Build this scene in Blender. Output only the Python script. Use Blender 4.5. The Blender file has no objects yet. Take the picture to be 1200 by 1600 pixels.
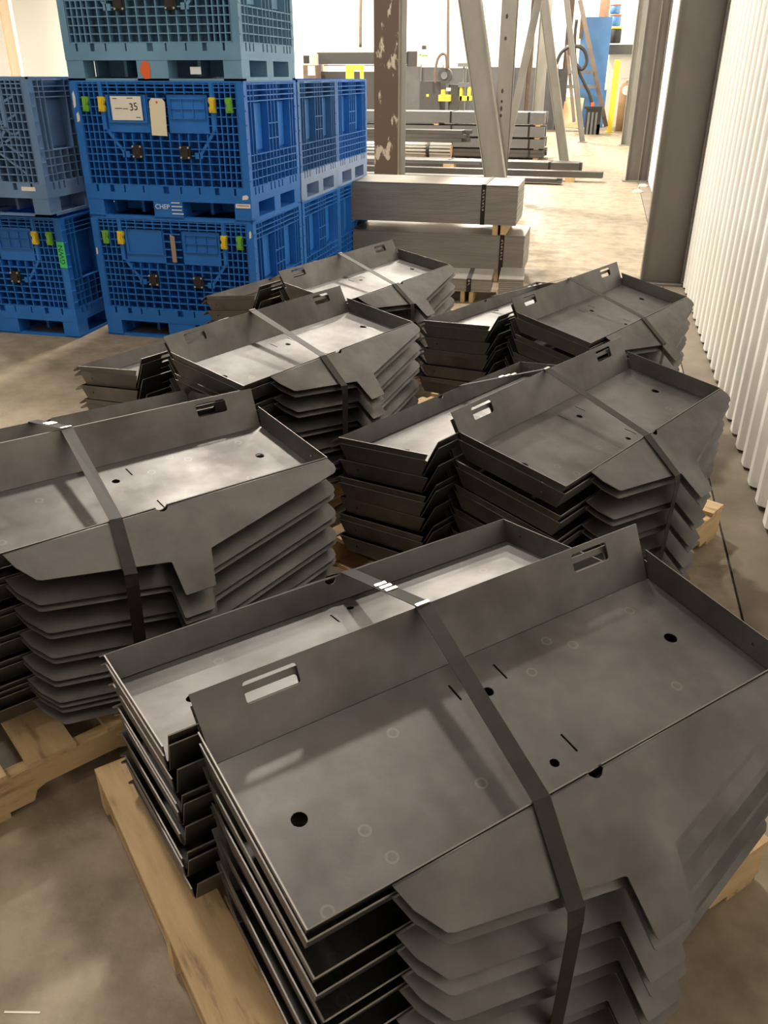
import bpy, bmesh, math, random
from mathutils import Vector, Matrix
random.seed(7)
S = bpy.context.scene
COL = S.collection
PI = math.pi

# ------------------------------------------------------------------ camera
CAM_H, F_PX, PITCH, YAW, ROLL = 1.65, 1287.0, math.radians(28.0), math.radians(13.7), math.radians(0.09)
cd = bpy.data.cameras.new('camera'); cam = bpy.data.objects.new('camera', cd); COL.objects.link(cam)
cd.sensor_fit = 'VERTICAL'; cd.sensor_height = 36.0; cd.lens = F_PX * 36.0 / 1600.0
cd.clip_start = 0.02; cd.clip_end = 200
cam.location = (0, 0, CAM_H)
cam.rotation_euler = (Matrix.Rotation(YAW, 3, 'Z') @ Matrix.Rotation(PI/2 - PITCH, 3, 'X') @ Matrix.Rotation(ROLL, 3, 'Z')).to_euler()
S.camera = cam
# ------------------------------------------------------------------ world, exposure
w = bpy.data.worlds.new('world'); S.world = w; w.use_nodes = True
w.node_tree.nodes['Background'].inputs[0].default_value = (1.0, 0.93, 0.84, 1)
w.node_tree.nodes['Background'].inputs[1].default_value = 0.05
vs = S.view_settings
S.cycles.max_bounces = 6; S.cycles.diffuse_bounces = 3; S.cycles.glossy_bounces = 3
vs.view_transform = 'Standard'; vs.look = 'None'; vs.gamma = 1.0; vs.exposure = 0.22; vs.use_curve_mapping = False
# hall lamps: (x, y, watts); the near bays are dimmer than the working end of the hall
LAMPS = []
for ly, pw in ((-2.5, 35), (2.5, 120), (8.0, 560), (14.0, 780), (20.0, 950), (26.5, 1000), (34.5, 1300)):
    for lx in (-3.0, -11.0, -20.0):
        LAMPS.append((lx, ly, pw))
LAMP_COL = (1.0, 0.92, 0.79)
LAMP_Z = 7.0

# unprojection of a photograph pixel onto a plane of the hall (used to place things at their own depth)
_F = Matrix.Rotation(YAW, 3, 'Z') @ Vector((0, math.cos(PITCH), -math.sin(PITCH)))
_U = Matrix.Rotation(YAW, 3, 'Z') @ Vector((0, math.sin(PITCH), math.cos(PITCH)))
_R = Matrix.Rotation(YAW, 3, 'Z') @ Vector((1, 0, 0))
def ray(px, py): return _F*F_PX + _R*(px-600) - _U*(py-800)
def at(px, py, Y):
    d = ray(px, py); return Vector((0, 0, CAM_H)) + d*(Y/d.y)
def onz(px, py, z=0.0):
    d = ray(px, py); return Vector((0, 0, CAM_H)) + d*((z-CAM_H)/d.z)

# ------------------------------------------------------------------ materials
def mat(name, c, rough=.6, metal=0.0, c2=None, scale=6.0, detail=6, lo=.35, hi=.65, bump=0.0, bscale=40, stretch=(1,1,1),
        emit=None, estr=0, rvar=0.0, c3=None, s3=1.5, lo3=.5, hi3=.7, world=False, spec=.5):
    m = bpy.data.materials.new(name); m.use_nodes = True
    nt = m.node_tree; b = nt.nodes['Principled BSDF']
    b.inputs['Roughness'].default_value = rough; b.inputs['Metallic'].default_value = metal
    b.inputs['Base Color'].default_value = (*c, 1); b.inputs['Specular IOR Level'].default_value = spec
    if emit: b.inputs['Emission Color'].default_value = (*emit, 1); b.inputs['Emission Strength'].default_value = estr
    if c2 is None and not bump: return m
    tc = nt.nodes.new('ShaderNodeTexCoord'); mp = nt.nodes.new('ShaderNodeMapping')
    mp.inputs['Scale'].default_value = stretch
    if world:
        g = nt.nodes.new('ShaderNodeNewGeometry'); nt.links.new(g.outputs['Position'], mp.inputs['Vector'])
    else:
        oi = nt.nodes.new('ShaderNodeObjectInfo'); ad = nt.nodes.new('ShaderNodeVectorMath'); ad.operation = 'MULTIPLY_ADD'
        ad.inputs[1].default_value = (37, 19, 53)
        nt.links.new(oi.outputs['Random'], ad.inputs[0]); nt.links.new(tc.outputs['Object'], ad.inputs[2])
        nt.links.new(ad.outputs[0], mp.inputs['Vector'])
    def noise(sc, dt):
        n = nt.nodes.new('ShaderNodeTexNoise'); n.inputs['Scale'].default_value = sc; n.inputs['Detail'].default_value = dt
        n.inputs['Roughness'].default_value = .62
        nt.links.new(mp.outputs[0], n.inputs['Vector']); return n
    def ramp(src, a, bb):
        r = nt.nodes.new('ShaderNodeMapRange'); r.inputs[1].default_value = a; r.inputs[2].default_value = bb
        nt.links.new(src, r.inputs[0]); return r.outputs[0]
    if c2 is not None:
        n = noise(scale, detail); f = ramp(n.outputs['Fac'], lo, hi)
        mx = nt.nodes.new('ShaderNodeMix'); mx.data_type = 'RGBA'
        mx.inputs['A'].default_value = (*c, 1); mx.inputs['B'].default_value = (*c2, 1)
        nt.links.new(f, mx.inputs['Factor']); out = mx.outputs['Result']
        if c3 is not None:
            n3 = noise(s3, 4); f3 = ramp(n3.outputs['Fac'], lo3, hi3)
            m3 = nt.nodes.new('ShaderNodeMix'); m3.data_type = 'RGBA'
            nt.links.new(out, m3.inputs['A']); m3.inputs['B'].default_value = (*c3, 1); nt.links.new(f3, m3.inputs['Factor'])
            out = m3.outputs['Result']
        nt.links.new(out, b.inputs['Base Color'])
        if rvar:
            r = nt.nodes.new('ShaderNodeMapRange'); r.inputs[3].default_value = rough-rvar; r.inputs[4].default_value = rough+rvar
            nt.links.new(f, r.inputs[0]); nt.links.new(r.outputs[0], b.inputs['Roughness'])
    if bump:
        n = noise(bscale, 5); bp = nt.nodes.new('ShaderNodeBump'); bp.inputs['Strength'].default_value = bump; bp.inputs['Distance'].default_value = .01
        nt.links.new(n.outputs['Fac'], bp.inputs['Height']); nt.links.new(bp.outputs[0], b.inputs['Normal'])
    return m

M = {}
M['steel'] = mat('hot_rolled_steel', (.172,.170,.170), .46, .85, (.108,.104,.102), 4, 7, .32, .68, rvar=.08, c3=(.070,.066,.063), s3=2.4, lo3=.48, hi3=.72, bump=.03, bscale=160)
M['edge'] = mat('laser_cut_edge', (.24,.225,.21), .45, .9)
def ring_marks():
    m = M['steel'].copy(); m.name = 'hot_rolled_steel_with_magnet_rings'; nt = m.node_tree; b = nt.nodes['Principled BSDF']
    src = b.inputs['Base Color'].links[0].from_socket
    tc = nt.nodes.new('ShaderNodeTexCoord'); vo = nt.nodes.new('ShaderNodeTexVoronoi'); vo.voronoi_dimensions = '2D'
    vo.inputs['Scale'].default_value = 9.0; nt.links.new(tc.outputs['Object'], vo.inputs['Vector'])
    def mth(op, a, v=None, v2=None):
        n = nt.nodes.new('ShaderNodeMath'); n.operation = op
        nt.links.new(a, n.inputs[0])
        if v is not None: (nt.links.new(v, n.inputs[1]) if hasattr(v, 'node') else setattr(n.inputs[1], 'default_value', v))
        if v2 is not None: n.inputs[2].default_value = v2
        return n.outputs[0]
    ring = mth('COMPARE', vo.outputs['Distance'], .085, .018)
    sp = nt.nodes.new('ShaderNodeSeparateColor'); nt.links.new(vo.outputs['Color'], sp.inputs[0])
    msk = mth('GREATER_THAN', sp.outputs[0], .62)
    f = mth('MULTIPLY', mth('MULTIPLY', ring, msk), .2)
    mx = nt.nodes.new('ShaderNodeMix'); mx.data_type = 'RGBA'; nt.links.new(f, mx.inputs['Factor']); nt.links.new(src, mx.inputs['A'])
    mx.inputs['B'].default_value = (.32, .31, .30, 1); nt.links.new(mx.outputs['Result'], b.inputs['Base Color'])
    return m
M['steel_rings'] = ring_marks()
M['strap'] = mat('black_strapping', (.012,.011,.010), .5, 0, (.020,.017,.015), 20, spec=.3)
M['seal'] = mat('bright_strap_seal', (.75,.74,.70), .3, .9)
M['wood'] = mat('pallet_wood', (.70,.51,.29), .75, 0, (.56,.38,.20), 5, 6, .35, .7, stretch=(1,6,6), c3=(.25,.17,.10), s3=5, lo3=.58, hi3=.75, bump=.1, bscale=30)
M['wood_x'] = M['wood']
M['wood_y'] = mat('pallet_wood_across', (.66,.47,.27), .75, 0, (.52,.35,.19), 5, 6, .35, .7, stretch=(6,1,6), c3=(.22,.15,.09), s3=5, lo3=.58, hi3=.75, bump=.1, bscale=30)
M['blue_stain'] = mat('blue_paint_stain', (.05,.12,.25), .7)
M['floor'] = mat('concrete_floor', (.325,.262,.185), .55, 0, (.20,.158,.11), 6.0, 15, .38, .64, bump=.12, bscale=70, c3=(.135,.11,.08), s3=1.5, lo3=.54, hi3=.78, rvar=.12, world=True)
M['curb'] = mat('concrete_edge_strip', (.20,.165,.12), .75, 0, (.13,.105,.08), 2.5, 8, bump=.1, bscale=50, world=True)
M['joint'] = mat('dark_joint_filler', (.03,.027,.024), .9)
M['wallwhite'] = mat('white_corrugated_steel', (.90,.89,.86), .5, 0, (.85,.83,.79), 3, 5, stretch=(1,1,.15), world=True)
M['plaster'] = mat('white_wall_paint', (.86,.85,.81), .8)
M['ceil'] = mat('ceiling_paint', (.42,.41,.38), .9)
M['col'] = mat('grey_column_paint', (.135,.125,.11), .55, .0, (.17,.155,.135), 3, 6, stretch=(1,1,.4))
M['col2'] = mat('light_grey_steel_paint', (.225,.215,.19), .5, .0, (.18,.17,.15), 4, 6, stretch=(1,1,.3))
M['rust'] = mat('flaked_brown_paint', (.055,.035,.025), .7, 0, (.30,.26,.21), 7, 8, .56, .60, stretch=(1,1,.35))
M['brown'] = mat('brown_steel', (.10,.07,.05), .6, 0, (.14,.10,.07), 6)
M['holes'] = mat('dark_paint', (.03,.028,.026), .8)
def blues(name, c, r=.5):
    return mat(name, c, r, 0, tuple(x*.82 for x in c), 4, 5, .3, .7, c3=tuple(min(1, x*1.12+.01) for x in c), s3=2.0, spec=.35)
M['blue'] = blues('blue_plastic', (.018,.17,.60))
M['bluefade'] = blues('faded_blue_plastic', (.15,.31,.48), .55)
M['bluelilac'] = blues('worn_slate_blue_plastic', (.135,.245,.45), .55)
M['bluepale'] = blues('scuffed_blue_plastic', (.04,.16,.43), .5)
M['bluebase'] = blues('pale_blue_plastic', (.24,.35,.60), .5)  # paler blue for the bases of the two rear upper crates
M['yellow'] = mat('yellow_plastic', (.75,.56,.03), .45)
M['green'] = mat('green_plastic', (.16,.42,.04), .45)
M['black'] = mat('black_plastic', (.018,.016,.015), .5)
M['bolt'] = mat('zinc_bolt', (.6,.6,.6), .3, .9)
M['paper'] = mat('white_paper', (.80,.77,.72), .8)
M['cardtag'] = mat('cream_card_tag', (.80,.74,.58), .8)
M['browntag'] = mat('brown_card_tag', (.35,.25,.20), .8)
M['ink'] = mat('dark_ink', (.03,.03,.035), .8)
M['redink'] = mat('red_ink', (.6,.12,.07), .8)
M['whiteprint'] = mat('white_print', (.75,.82,.9), .7)
M['greensticker'] = mat('bright_green_sticker', (.06,.62,.20), .6)
M['orange'] = mat('orange_spray_paint', (.80,.13,.03), .6)
M['sheet'] = mat('stacked_sheet_steel', (.27,.255,.235), .5, .4, (.33,.31,.285), 3, 5, stretch=(1,1,14))
M['sheettop'] = mat('top_sheet_steel', (.30,.285,.26), .38, .7, (.22,.21,.19), 3, 5)
M['bar'] = mat('dark_bar_steel', (.09,.086,.082), .45, .7, (.13,.123,.116), 3, 5, stretch=(.2,1,1))
M['barlight'] = mat('bright_bar_steel', (.45,.44,.42), .33, .8, (.36,.35,.33), 3, 5, stretch=(.2,1,1))
M['bargrey'] = mat('grey_channel_steel', (.15,.152,.155), .48, .6, (.19,.19,.19), 3, 5, stretch=(.2,1,1))
M['timber'] = mat('cut_timber_block', (.60,.42,.22), .8, 0, (.48,.32,.15), 8)
M['machine'] = mat('charcoal_machine_paint', (.045,.043,.042), .5)
M['machine2'] = mat('dark_screen_panel', (.055,.055,.06), .6, 0, (.08,.08,.08), 2)
M['cream'] = mat('cream_machine_paint', (.70,.66,.56), .5)
M['mblue'] = mat('blue_machine_paint', (.07,.19,.42), .45, 0, (.09,.22,.46), 2)
M['myellow'] = mat('yellow_safety_paint', (.80,.62,.05), .5)
M['cylinder'] = mat('brown_gas_bottle', (.27,.17,.09), .45, 0, (.33,.21,.12), 3)
M['plywood'] = mat('plywood_sheet', (.52,.38,.22), .8, 0, (.45,.32,.18), 3)
M['brick'] = mat('old_brick', (.42,.24,.15), .85, 0, (.34,.19,.12), 6)
M['tan'] = mat('tan_post_paint', (.60,.47,.34), .7)
M['lamp'] = mat('lamp_lens', (1,1,1), .5, 0, emit=LAMP_COL, estr=6)
M['lampbody'] = mat('lamp_housing', (.5,.5,.5), .4, .6)

# ------------------------------------------------------------------ mesh helpers
def newobj(name, me, m=None, parent=None):
    o = bpy.data.objects.new(name, me); COL.objects.link(o)
    if m is not None and me is not None and len(me.materials) == 0: me.materials.append(M[m] if isinstance(m, str) else m)
    if parent is not None: o.parent = parent
    return o
def tag(o, label, cat, group=None):
    o['label'] = label; o['category'] = cat
    if group: o['group'] = group
    return o
def thing(name, label, cat, loc=(0,0,0), rz=0.0, group=None):
    o = newobj(name, None); o.empty_display_size = .1; o.location = loc; o.rotation_euler = (0,0,rz)
    return tag(o, label, cat, group)
def struct(o): o['kind'] = 'structure'; return o
def stuff(o): o['kind'] = 'stuff'; return o
class MB:
    def __init__(s): s.v = []; s.f = []; s.sm = set()
    def add(s, vs, fs, smooth=False):
        n = len(s.v); s.v += [tuple(x) for x in vs]
        for f in fs:
            if smooth: s.sm.add(len(s.f))
            s.f.append([n+i for i in f])
        return s
    def box(s, x0, x1, y0, y1, z0, z1):
        return s.add([(x0,y0,z0),(x1,y0,z0),(x1,y1,z0),(x0,y1,z0),(x0,y0,z1),(x1,y0,z1),(x1,y1,z1),(x0,y1,z1)],
              [(0,3,2,1),(4,5,6,7),(0,1,5,4),(1,2,6,5),(2,3,7,6),(3,0,4,7)])
    def cbox(s, x, y, z, a, b, c): return s.box(x-a/2, x+a/2, y-b/2, y+b/2, z-c/2, z+c/2)
    def bar(s, p, q, wd, ht, up=(0,0,1)):
        p, q = Vector(p), Vector(q); d = (q-p).normalized(); up = Vector(up)
        a = d.cross(up)
        if a.length < 1e-4: a = d.cross(Vector((1,0,0)))
        a.normalize(); b = a.cross(d).normalized()
        vs = []
        for e in (p, q):
            for i, j in ((-1,-1),(1,-1),(1,1),(-1,1)): vs.append(e + a*(i*wd/2) + b*(j*ht/2))
        return s.add(vs, [(0,1,2,3),(7,6,5,4),(0,4,5,1),(1,5,6,2),(2,6,7,3),(3,7,4,0)])
    def tube(s, pts, r, n=10, caps=True, smooth=True):
        pts = [Vector(p) for p in pts]; vs = []; fs = []
        rs = r if isinstance(r, (list, tuple)) else [r]*len(pts)
        pa = None
        for i, p in enumerate(pts):
            d = (pts[min(i+1, len(pts)-1)] - pts[max(i-1, 0)]).normalized()
            a = (pa - d*pa.dot(d)) if pa is not None else d.cross(Vector((0,0,1)))
            if a.length < 1e-4: a = d.cross(Vector((1,0,0)))
            a.normalize(); pa = a; b = d.cross(a)
            for k in range(n):
                t = 2*PI*k/n; vs.append(p + (a*math.cos(t) + b*math.sin(t))*rs[i])
        for i in range(len(pts)-1):
            for k in range(n): fs.append((i*n+k, i*n+(k+1)%n, (i+1)*n+(k+1)%n, (i+1)*n+k))
        s.add(vs, fs, smooth)
        if caps:
            m = len(s.v)-len(vs); s.f.append([m+k for k in range(n)][::-1]); s.f.append([m+(len(pts)-1)*n+k for k in range(n)])
        return s
    def prism(s, pts, y0, y1):   # outline in (x, z), extruded along y
        n = len(pts)
        return s.add([(x, y0, z) for x, z in pts] + [(x, y1, z) for x, z in pts],
            [list(range(n)), list(range(n, 2*n))[::-1]] + [(i, i+n, (i+1)%n+n, (i+1)%n) for i in range(n)])
    def mesh(s, name):
        me = bpy.data.meshes.new(name); me.from_pydata(s.v, [], s.f); me.update()
        for i in s.sm: me.polygons[i].use_smooth = True
        bm = bmesh.new(); bm.from_mesh(me); bmesh.ops.recalc_face_normals(bm, faces=bm.faces); bm.to_mesh(me); bm.free()
        return me
    def build(s, name, m, parent=None): return newobj(name, s.mesh(name), m, parent)

def sheet_mesh(name, outline, holes, th, P0, eu, ev):
    """flat sheet with real cut-outs: outline and holes in (u, v), extruded by th against the normal eu x ev"""
    P0, eu, ev = Vector(P0), Vector(eu), Vector(ev); nn = eu.cross(ev).normalized()
    bm = bmesh.new(); edges = []
    loops = []
    for lp in [outline] + list(holes):
        vs = [bm.verts.new(P0 + eu*u + ev*v) for u, v in lp]; loops.append(vs)
        for i in range(len(vs)): edges.append(bm.edges.new((vs[i], vs[(i+1) % len(vs)])))
    bmesh.ops.triangle_fill(bm, use_beauty=True, use_dissolve=False, edges=edges)
    top = list(bm.faces)
    mp = {}
    for vs in loops:
        for v in vs: mp[v] = bm.verts.new(v.co - nn*th)
    for f in top: bm.faces.new([mp[v] for v in reversed(f.verts)])
    for vs in loops:
        for i in range(len(vs)):
            a, b = vs[i], vs[(i+1) % len(vs)]; bm.faces.new((a, b, mp[b], mp[a])).material_index = 1
    bmesh.ops.recalc_face_normals(bm, faces=bm.faces)
    me = bpy.data.meshes.new(name); bm.to_mesh(me); bm.free(); return me
def circ(u, v, r, n=14): return [(u + r*math.cos(2*PI*k/n), v + r*math.sin(2*PI*k/n)) for k in range(n)]
def rect(u0, u1, v0, v1, r=0.0):
    if not r: return [(u0,v0),(u1,v0),(u1,v1),(u0,v1)]
    out = []
    for cx, cy, a in ((u1-r,v0+r,-90),(u1-r,v1-r,0),(u0+r,v1-r,90),(u0+r,v0+r,180)):
        for k in range(3): t = math.radians(a + 45*k); out.append((cx + r*math.cos(t), cy + r*math.sin(t)))
    return out
def text_mesh(name, body, size, ext=.0004):
    c = bpy.data.curves.new(name, 'FONT'); c.body = body; c.size = size; c.align_x = 'CENTER'; c.align_y = 'CENTER'; c.extrude = ext
    o = bpy.data.objects.new(name, c); COL.objects.link(o)
    me = bpy.data.meshes.new_from_object(o.evaluated_get(bpy.context.evaluated_depsgraph_get()))
    bpy.data.objects.remove(o); bpy.data.curves.remove(c); me.name = name; return me
def copy_tree(o, parent=None):
    c = o.copy(); COL.objects.link(c); c.parent = parent
    for ch in list(o.children): copy_tree(ch, c)
    return c

# ------------------------------------------------------------------ the hall
X_WALL, Y_FAR, X_LEFT, Y_BACK, Z_CEIL = 0.83, 41.0, -31.0, -5.0, 8.0
JOINT = 0.645
struct(MB().box(X_LEFT, JOINT-.004, Y_BACK, Y_FAR, -.2, 0).build('floor', 'floor'))
struct(MB().box(JOINT+.004, X_WALL+.25, Y_BACK, Y_FAR, -.2, 0.002).build('trim_1', 'curb'))
struct(MB().box(JOINT-.004, JOINT+.004, Y_BACK, Y_FAR, -.2, -.006).build('trim_2', 'joint'))
struct(MB().box(X_LEFT, X_WALL+.25, Y_BACK, Y_FAR, Z_CEIL, Z_CEIL+.1).build('ceiling', 'ceil'))
struct(MB().box(X_LEFT, X_WALL+.25, Y_FAR, Y_FAR+.1, -.2, Z_CEIL).build('wall_far', 'plaster'))
struct(MB().box(X_LEFT-.1, X_LEFT, Y_BACK, Y_FAR, -.2, Z_CEIL).build('wall_left', 'plaster'))
struct(MB().box(X_LEFT, X_WALL+.25, Y_BACK-.1, Y_BACK, -.2, Z_CEIL).build('wall_back', 'ceil'))
wr = struct(MB().box(X_WALL+.12, X_WALL+.25, Y_BACK, Y_FAR, -.2, Z_CEIL).build('wall_right', 'plaster'))
# corrugated cladding sheets of the right wall, each a panel of its own
PITCH_C = 0.211
def corr_mesh(n=5):
    prof = []
    for k in range(n):
        y = k*PITCH_C
        prof += [(0.045, y), (0.045, y+.070), (0.030, y+.085), (0.008, y+.100), (0, y+.112), (0, y+.166), (0.008, y+.178), (0.030, y+.195)]
    prof.append((0.045, n*PITCH_C))
    vs = []; fs = []
    for x, y in prof: vs += [(x, y, 0), (x, y, 7.9), (x+.002, y, 0), (x+.002, y, 7.9)]
    for i in range(len(prof)-1):
        a = i*4; b = a+4
        fs += [(a, b, b+1, a+1), (a+2, a+3, b+3, b+2), (a, a+2, b+2, b)]
    return MB().add(vs, fs).mesh('corrugated_panel')
cm = corr_mesh()
y = Y_BACK + .08; k = 0
while y < Y_FAR - 5*PITCH_C:
    o = newobj('corrugated_panel', cm, 'wallwhite', wr); o.location = (X_WALL-.022 + (.0015 if k % 2 else 0), y, .022 + random.uniform(-.006, .012))
    y += 5*PITCH_C; k += 1

# columns along the right wall: I sections, web square to the wall
def wall_column(y, x0, x1, m, label, fw=.2, stiff=False):
    t = thing('wall_column', label, 'column', ((x0+x1)/2, y, 0), 0, 'columns along the white wall')
    h = 7.9; a = (x1-x0)/2
    MB().box(-a, -a+.012, -fw/2, fw/2, 0.02, h).build('flange', m, t)
    MB().box(a-.012, a, -fw/2, fw/2, 0.02, h).build('flange', m, t)
    MB().box(-a+.012, a-.012, -.007, .007, 0.02, h).build('web', m, t)
    MB().box(-a-.05, a-.002, -fw/2-.05, fw/2+.05, 0.0, 0.02).build('base_plate', m, t)
    if stiff:
        MB().box(a-.16, a-.145, -fw/2+.01, -.007, .02, 3.6).build('stiffener', m, t)
    return t
wall_column(7.85, .45, .805, 'col', 'wide dark grey steel column on the white wall, nearest of the three', .16)
wall_column(16.05, .43, .80, 'col', 'grey steel wall column with inner stiffener, second from the camera', .22, True)
wall_column(24.6, .43, .80, 'col2', 'light grey steel wall column, farthest along the white wall', .3)

# lamps of the hall
def lamp(x, y, pw):
    t = thing('high_bay_lamp', 'round high bay ceiling lamp hanging over the hall', 'lamp', (x, y, LAMP_Z), 0, 'high bay lamps')
    MB().tube([(0,0,.02),(0,0,.06),(0,0,.28),(0,0,.42)], [.36,.34,.14,.10], 20).build('housing', 'lampbody', t)
    MB().tube([(0,0,.42),(0,0,Z_CEIL-LAMP_Z)], .015, 8).build('stem', 'lampbody', t)
    MB().tube([(0,0,.005),(0,0,.02)], .32, 20).build('lens', 'lamp', t)
    ld = bpy.data.lights.new('lamp_light', 'AREA'); ld.shape = 'DISK'; ld.size = .7; ld.energy = pw; ld.color = LAMP_COL
    lo = bpy.data.objects.new('lamp_light', ld); COL.objects.link(lo); lo.parent = t; lo.location = (0, 0, -.01)
for L in LAMPS: lamp(*L)

# ------------------------------------------------------------------ steel trays
TL, TW, HB, DB, LB, HF, DF, DE, FA, TILT, TH = 1.054, .330, .103, .076, .006, .0563, .0204, .0080, .47, .144, .0026
def tray_meshes():
    d = {}
    fl_holes = [circ(.421, .003, .014), circ(-.449, .004, .014), circ(-.012, .071, .011), circ(-.012, -.116, .009),
                rect(.039, .0435, .08, .122), rect(-.072, -.0675, .079, .12), rect(.039, .0435, -.117, -.074)]
    d['floor_panel'] = sheet_mesh('floor_panel', rect(-TL/2, TL/2, -TW/2, TW/2), fl_holes, TH, (0,0,0), (1,0,0), (0,1,0))
    sb = math.hypot(DB, HB); eb = Vector((0, DB, HB))/sb
    d['back_wall'] = sheet_mesh('back_wall', [(-TL/2+.002, .001), (TL/2-.002, .001), (TL/2+LB, sb), (-TL/2-LB, sb)],
        [rect(-.442, -.338, .0745, .1145, .006), rect(.326, .430, .0745, .1145, .006)], TH, (0, TW/2, 0), (1,0,0), eb)
    se = math.hypot(DE, HF); yb = TW/2 + DB*HF/HB
    for sg, nm in ((-1, 'end_l'), (1, 'end_r')):
        ee = Vector((sg*DE, 0, HF))/se
        ol = [(-TW/2-.001, .001), (TW/2-.004, .001), (yb-.008, se), (-TW/2-DF+.001, se)]
        d[nm] = sheet_mesh('end_wall', ol, [circ(-.11, se*.5, .0045, 8)], TH, (sg*TL/2, 0, 0), (0, 1, 0), ee) if sg < 0 else \
                sheet_mesh('end_wall', [(-a, b) for a, b in ol], [circ(.11, se*.5, .0045, 8)], TH, (sg*TL/2, 0, 0), (0, -1, 0), ee)
    sf = math.hypot(DF, HF); ef = Vector((0, -DF, HF))/sf
    nr = .016
    notch = [(nr*math.cos(t), sf - nr*math.sin(t)) for t in [PI*k/6 for k in range(7)]]
    d['front_wall'] = sheet_mesh('front_wall', [(a, b) for a, b in [(-TL/2, .001), (-TL/2-DE, sf)] + [(-x, z) for x, z in notch] + [(TL/2+DE, sf), (TL/2, .001)]], [], TH, (0, -TW/2, 0), (1, 0, 0), ef)
    # flap: rounded bend over the ridge, then the flat apron with its tab
    u0, u1 = -.401, .535
    R = .006; top = Vector((0, -TW/2-DF, HF))
    a0 = math.atan2(HF, -DF)          # direction of the wall in (y, z)
    dw = Vector((0, -DF, HF))/sf; df = Vector((0, -math.cos(FA), -math.sin(FA)))
    mb = MB(); seg = 5
    # quadratic bend between wall and apron
    pw_, pf_ = top - dw*R, top + df*R
    for ua, ub in ((u0, -nr), (nr, u1)):
        vs = []
        for k in range(seg+1):
            t = k/seg; p = pw_*(1-t)**2 + top*(2*t*(1-t)) + pf_*t*t
            g = (top-pw_)*(1-t) + (pf_-top)*t; g.normalize(); nn = Vector((0, g.z, -g.y))
            if nn.z > 0: nn = -nn
            for u in (ua, ub): vs.append(Vector((u, p.y, p.z))); vs.append(Vector((u, p.y, p.z)) + nn*TH)
        fs = []
        for k in range(seg):
            i = k*4; j = i+4
            fs += [(i, i+2, j+2, j), (i+1, j+1, j+3, i+3), (i, j, j+1, i+1), (i+2, i+3, j+3, j+2)]
        mb.add(vs, fs, True)
    me1 = mb.mesh('flap')
    n2 = [(nr*math.cos(t), R + max(0, nr*math.sin(t)-R)) for t in [PI*k/6 for k in range(6, -1, -1)]]
    ol = [(u0, R)] + n2 + [(u1, R), (.543, .028), (.541, .044), (.528, .055), (.068, .157), (.064, .164), (.030, .257), (.026, .259), (-.050, .257), (-.053, .253), (-.046, .161), (-.050, .158), (-.345, .098), (-.356, .093), (-.388, .045)]
    me2 = sheet_mesh('flap2', [(u, -v) for u, v in ol], [], TH, top, (1, 0, 0), -df)
    bm = bmesh.new(); bm.from_mesh(me1); bm.from_mesh(me2); bm.to_mesh(me1); bm.free(); bpy.data.meshes.remove(me2)
    d['flap'] = me1
    for me in d.values(): me.materials.append(M['steel_rings'] if me.name.startswith('floor') else M['steel']); me.materials.append(M['edge'])
    return d
TM = tray_meshes()
def tray(mw, label, group):
    t = thing('steel_tray', label, 'tray', group=group); t.matrix_world = mw
    for key, nm in (('floor_panel','floor_panel'),('back_wall','back_wall'),('end_l','end_wall'),('end_r','end_wall'),('front_wall','front_wall'),('flap','flap')):
        newobj(nm, TM[key], None, t)
    return t
ORD = ['topmost','second','third','fourth','fifth','sixth','seventh','eighth','ninth','tenth','eleventh','twelfth','thirteenth','fourteenth']
def strap_mesh(pts, wd, th=.0012):
    """ribbon through (point, sideways) pairs"""
    vs = []; fs = []
    P = [Vector(p) for p in pts]
    for i, p in enumerate(P):
        d = (P[min(i+1, len(P)-1)] - P[max(i-1, 0)]).normalized()
        a = Vector((1, 0, 0)); a = (a - d*a.dot(d)).normalized(); n = a.cross(d).normalized()
        for s in (-1, 1): vs += [p + a*(s*wd/2) + n*th/2, p + a*(s*wd/2) - n*th/2]
    for i in range(len(P)-1):
        k = i*4; j = k+4
        fs += [(k, k+2, j+2, j), (k+1, j+1, j+3, k+3), (k, j, j+1, k+1), (k+2, k+3, j+3, j+2)]
    fs += [(0, 1, 3, 2), (4*len(P)-4, 4*len(P)-2, 4*len(P)-1, 4*len(P)-3)]
    return MB().add(vs, fs)

def pallet(parent_loc, yaw, y0, y1, x0, x1, label, detail=True):
    t = thing('wooden_pallet', label, 'pallet', parent_loc, yaw, 'pallets under the tray stacks')
    # stringers along the length, with two fork notches each
    hgt = .105
    for yy in (y0+.02, (y0+y1)/2, y1-.02):
        Lx = x1-x0
        pts = [(x0,.016),(x0+Lx*.14,.016),(x0+Lx*.15,.045),(x0+Lx*.17,.055),(x0+Lx*.33,.055),(x0+Lx*.35,.045),(x0+Lx*.36,.016),
               (x0+Lx*.64,.016),(x0+Lx*.65,.045),(x0+Lx*.67,.055),(x0+Lx*.83,.055),(x0+Lx*.85,.045),(x0+Lx*.86,.016),(x1,.016),(x1,hgt+.016),(x0,hgt+.016)]
        MB().prism(pts, yy-.019, yy+.019).build('stringer', 'wood_x', t)
    n = 7; wdb = .1
    for k in range(n):
        xc = x0 + .05 + (x1-x0-.1)*k/(n-1)
        w2 = wdb/2 + random.uniform(-.008, .012)
        if k == 0: w2 = .062
        o = MB().prism([(-w2, 0), (w2, 0), (w2, .016), (-w2, .016)], y0-random.uniform(0,.006), y1+random.uniform(0,.006)).build('deck_board', 'wood_y', t)
        o.location = (max(xc, x0+w2), 0, hgt+.0162)
    for k in range(3):
        xc = x0 + .06 + (x1-x0-.12)*k/2
        MB().box(xc-.05, xc+.05, y0, y1, 0, .016).build('bottom_board', 'wood_y', t)
    return t

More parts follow.
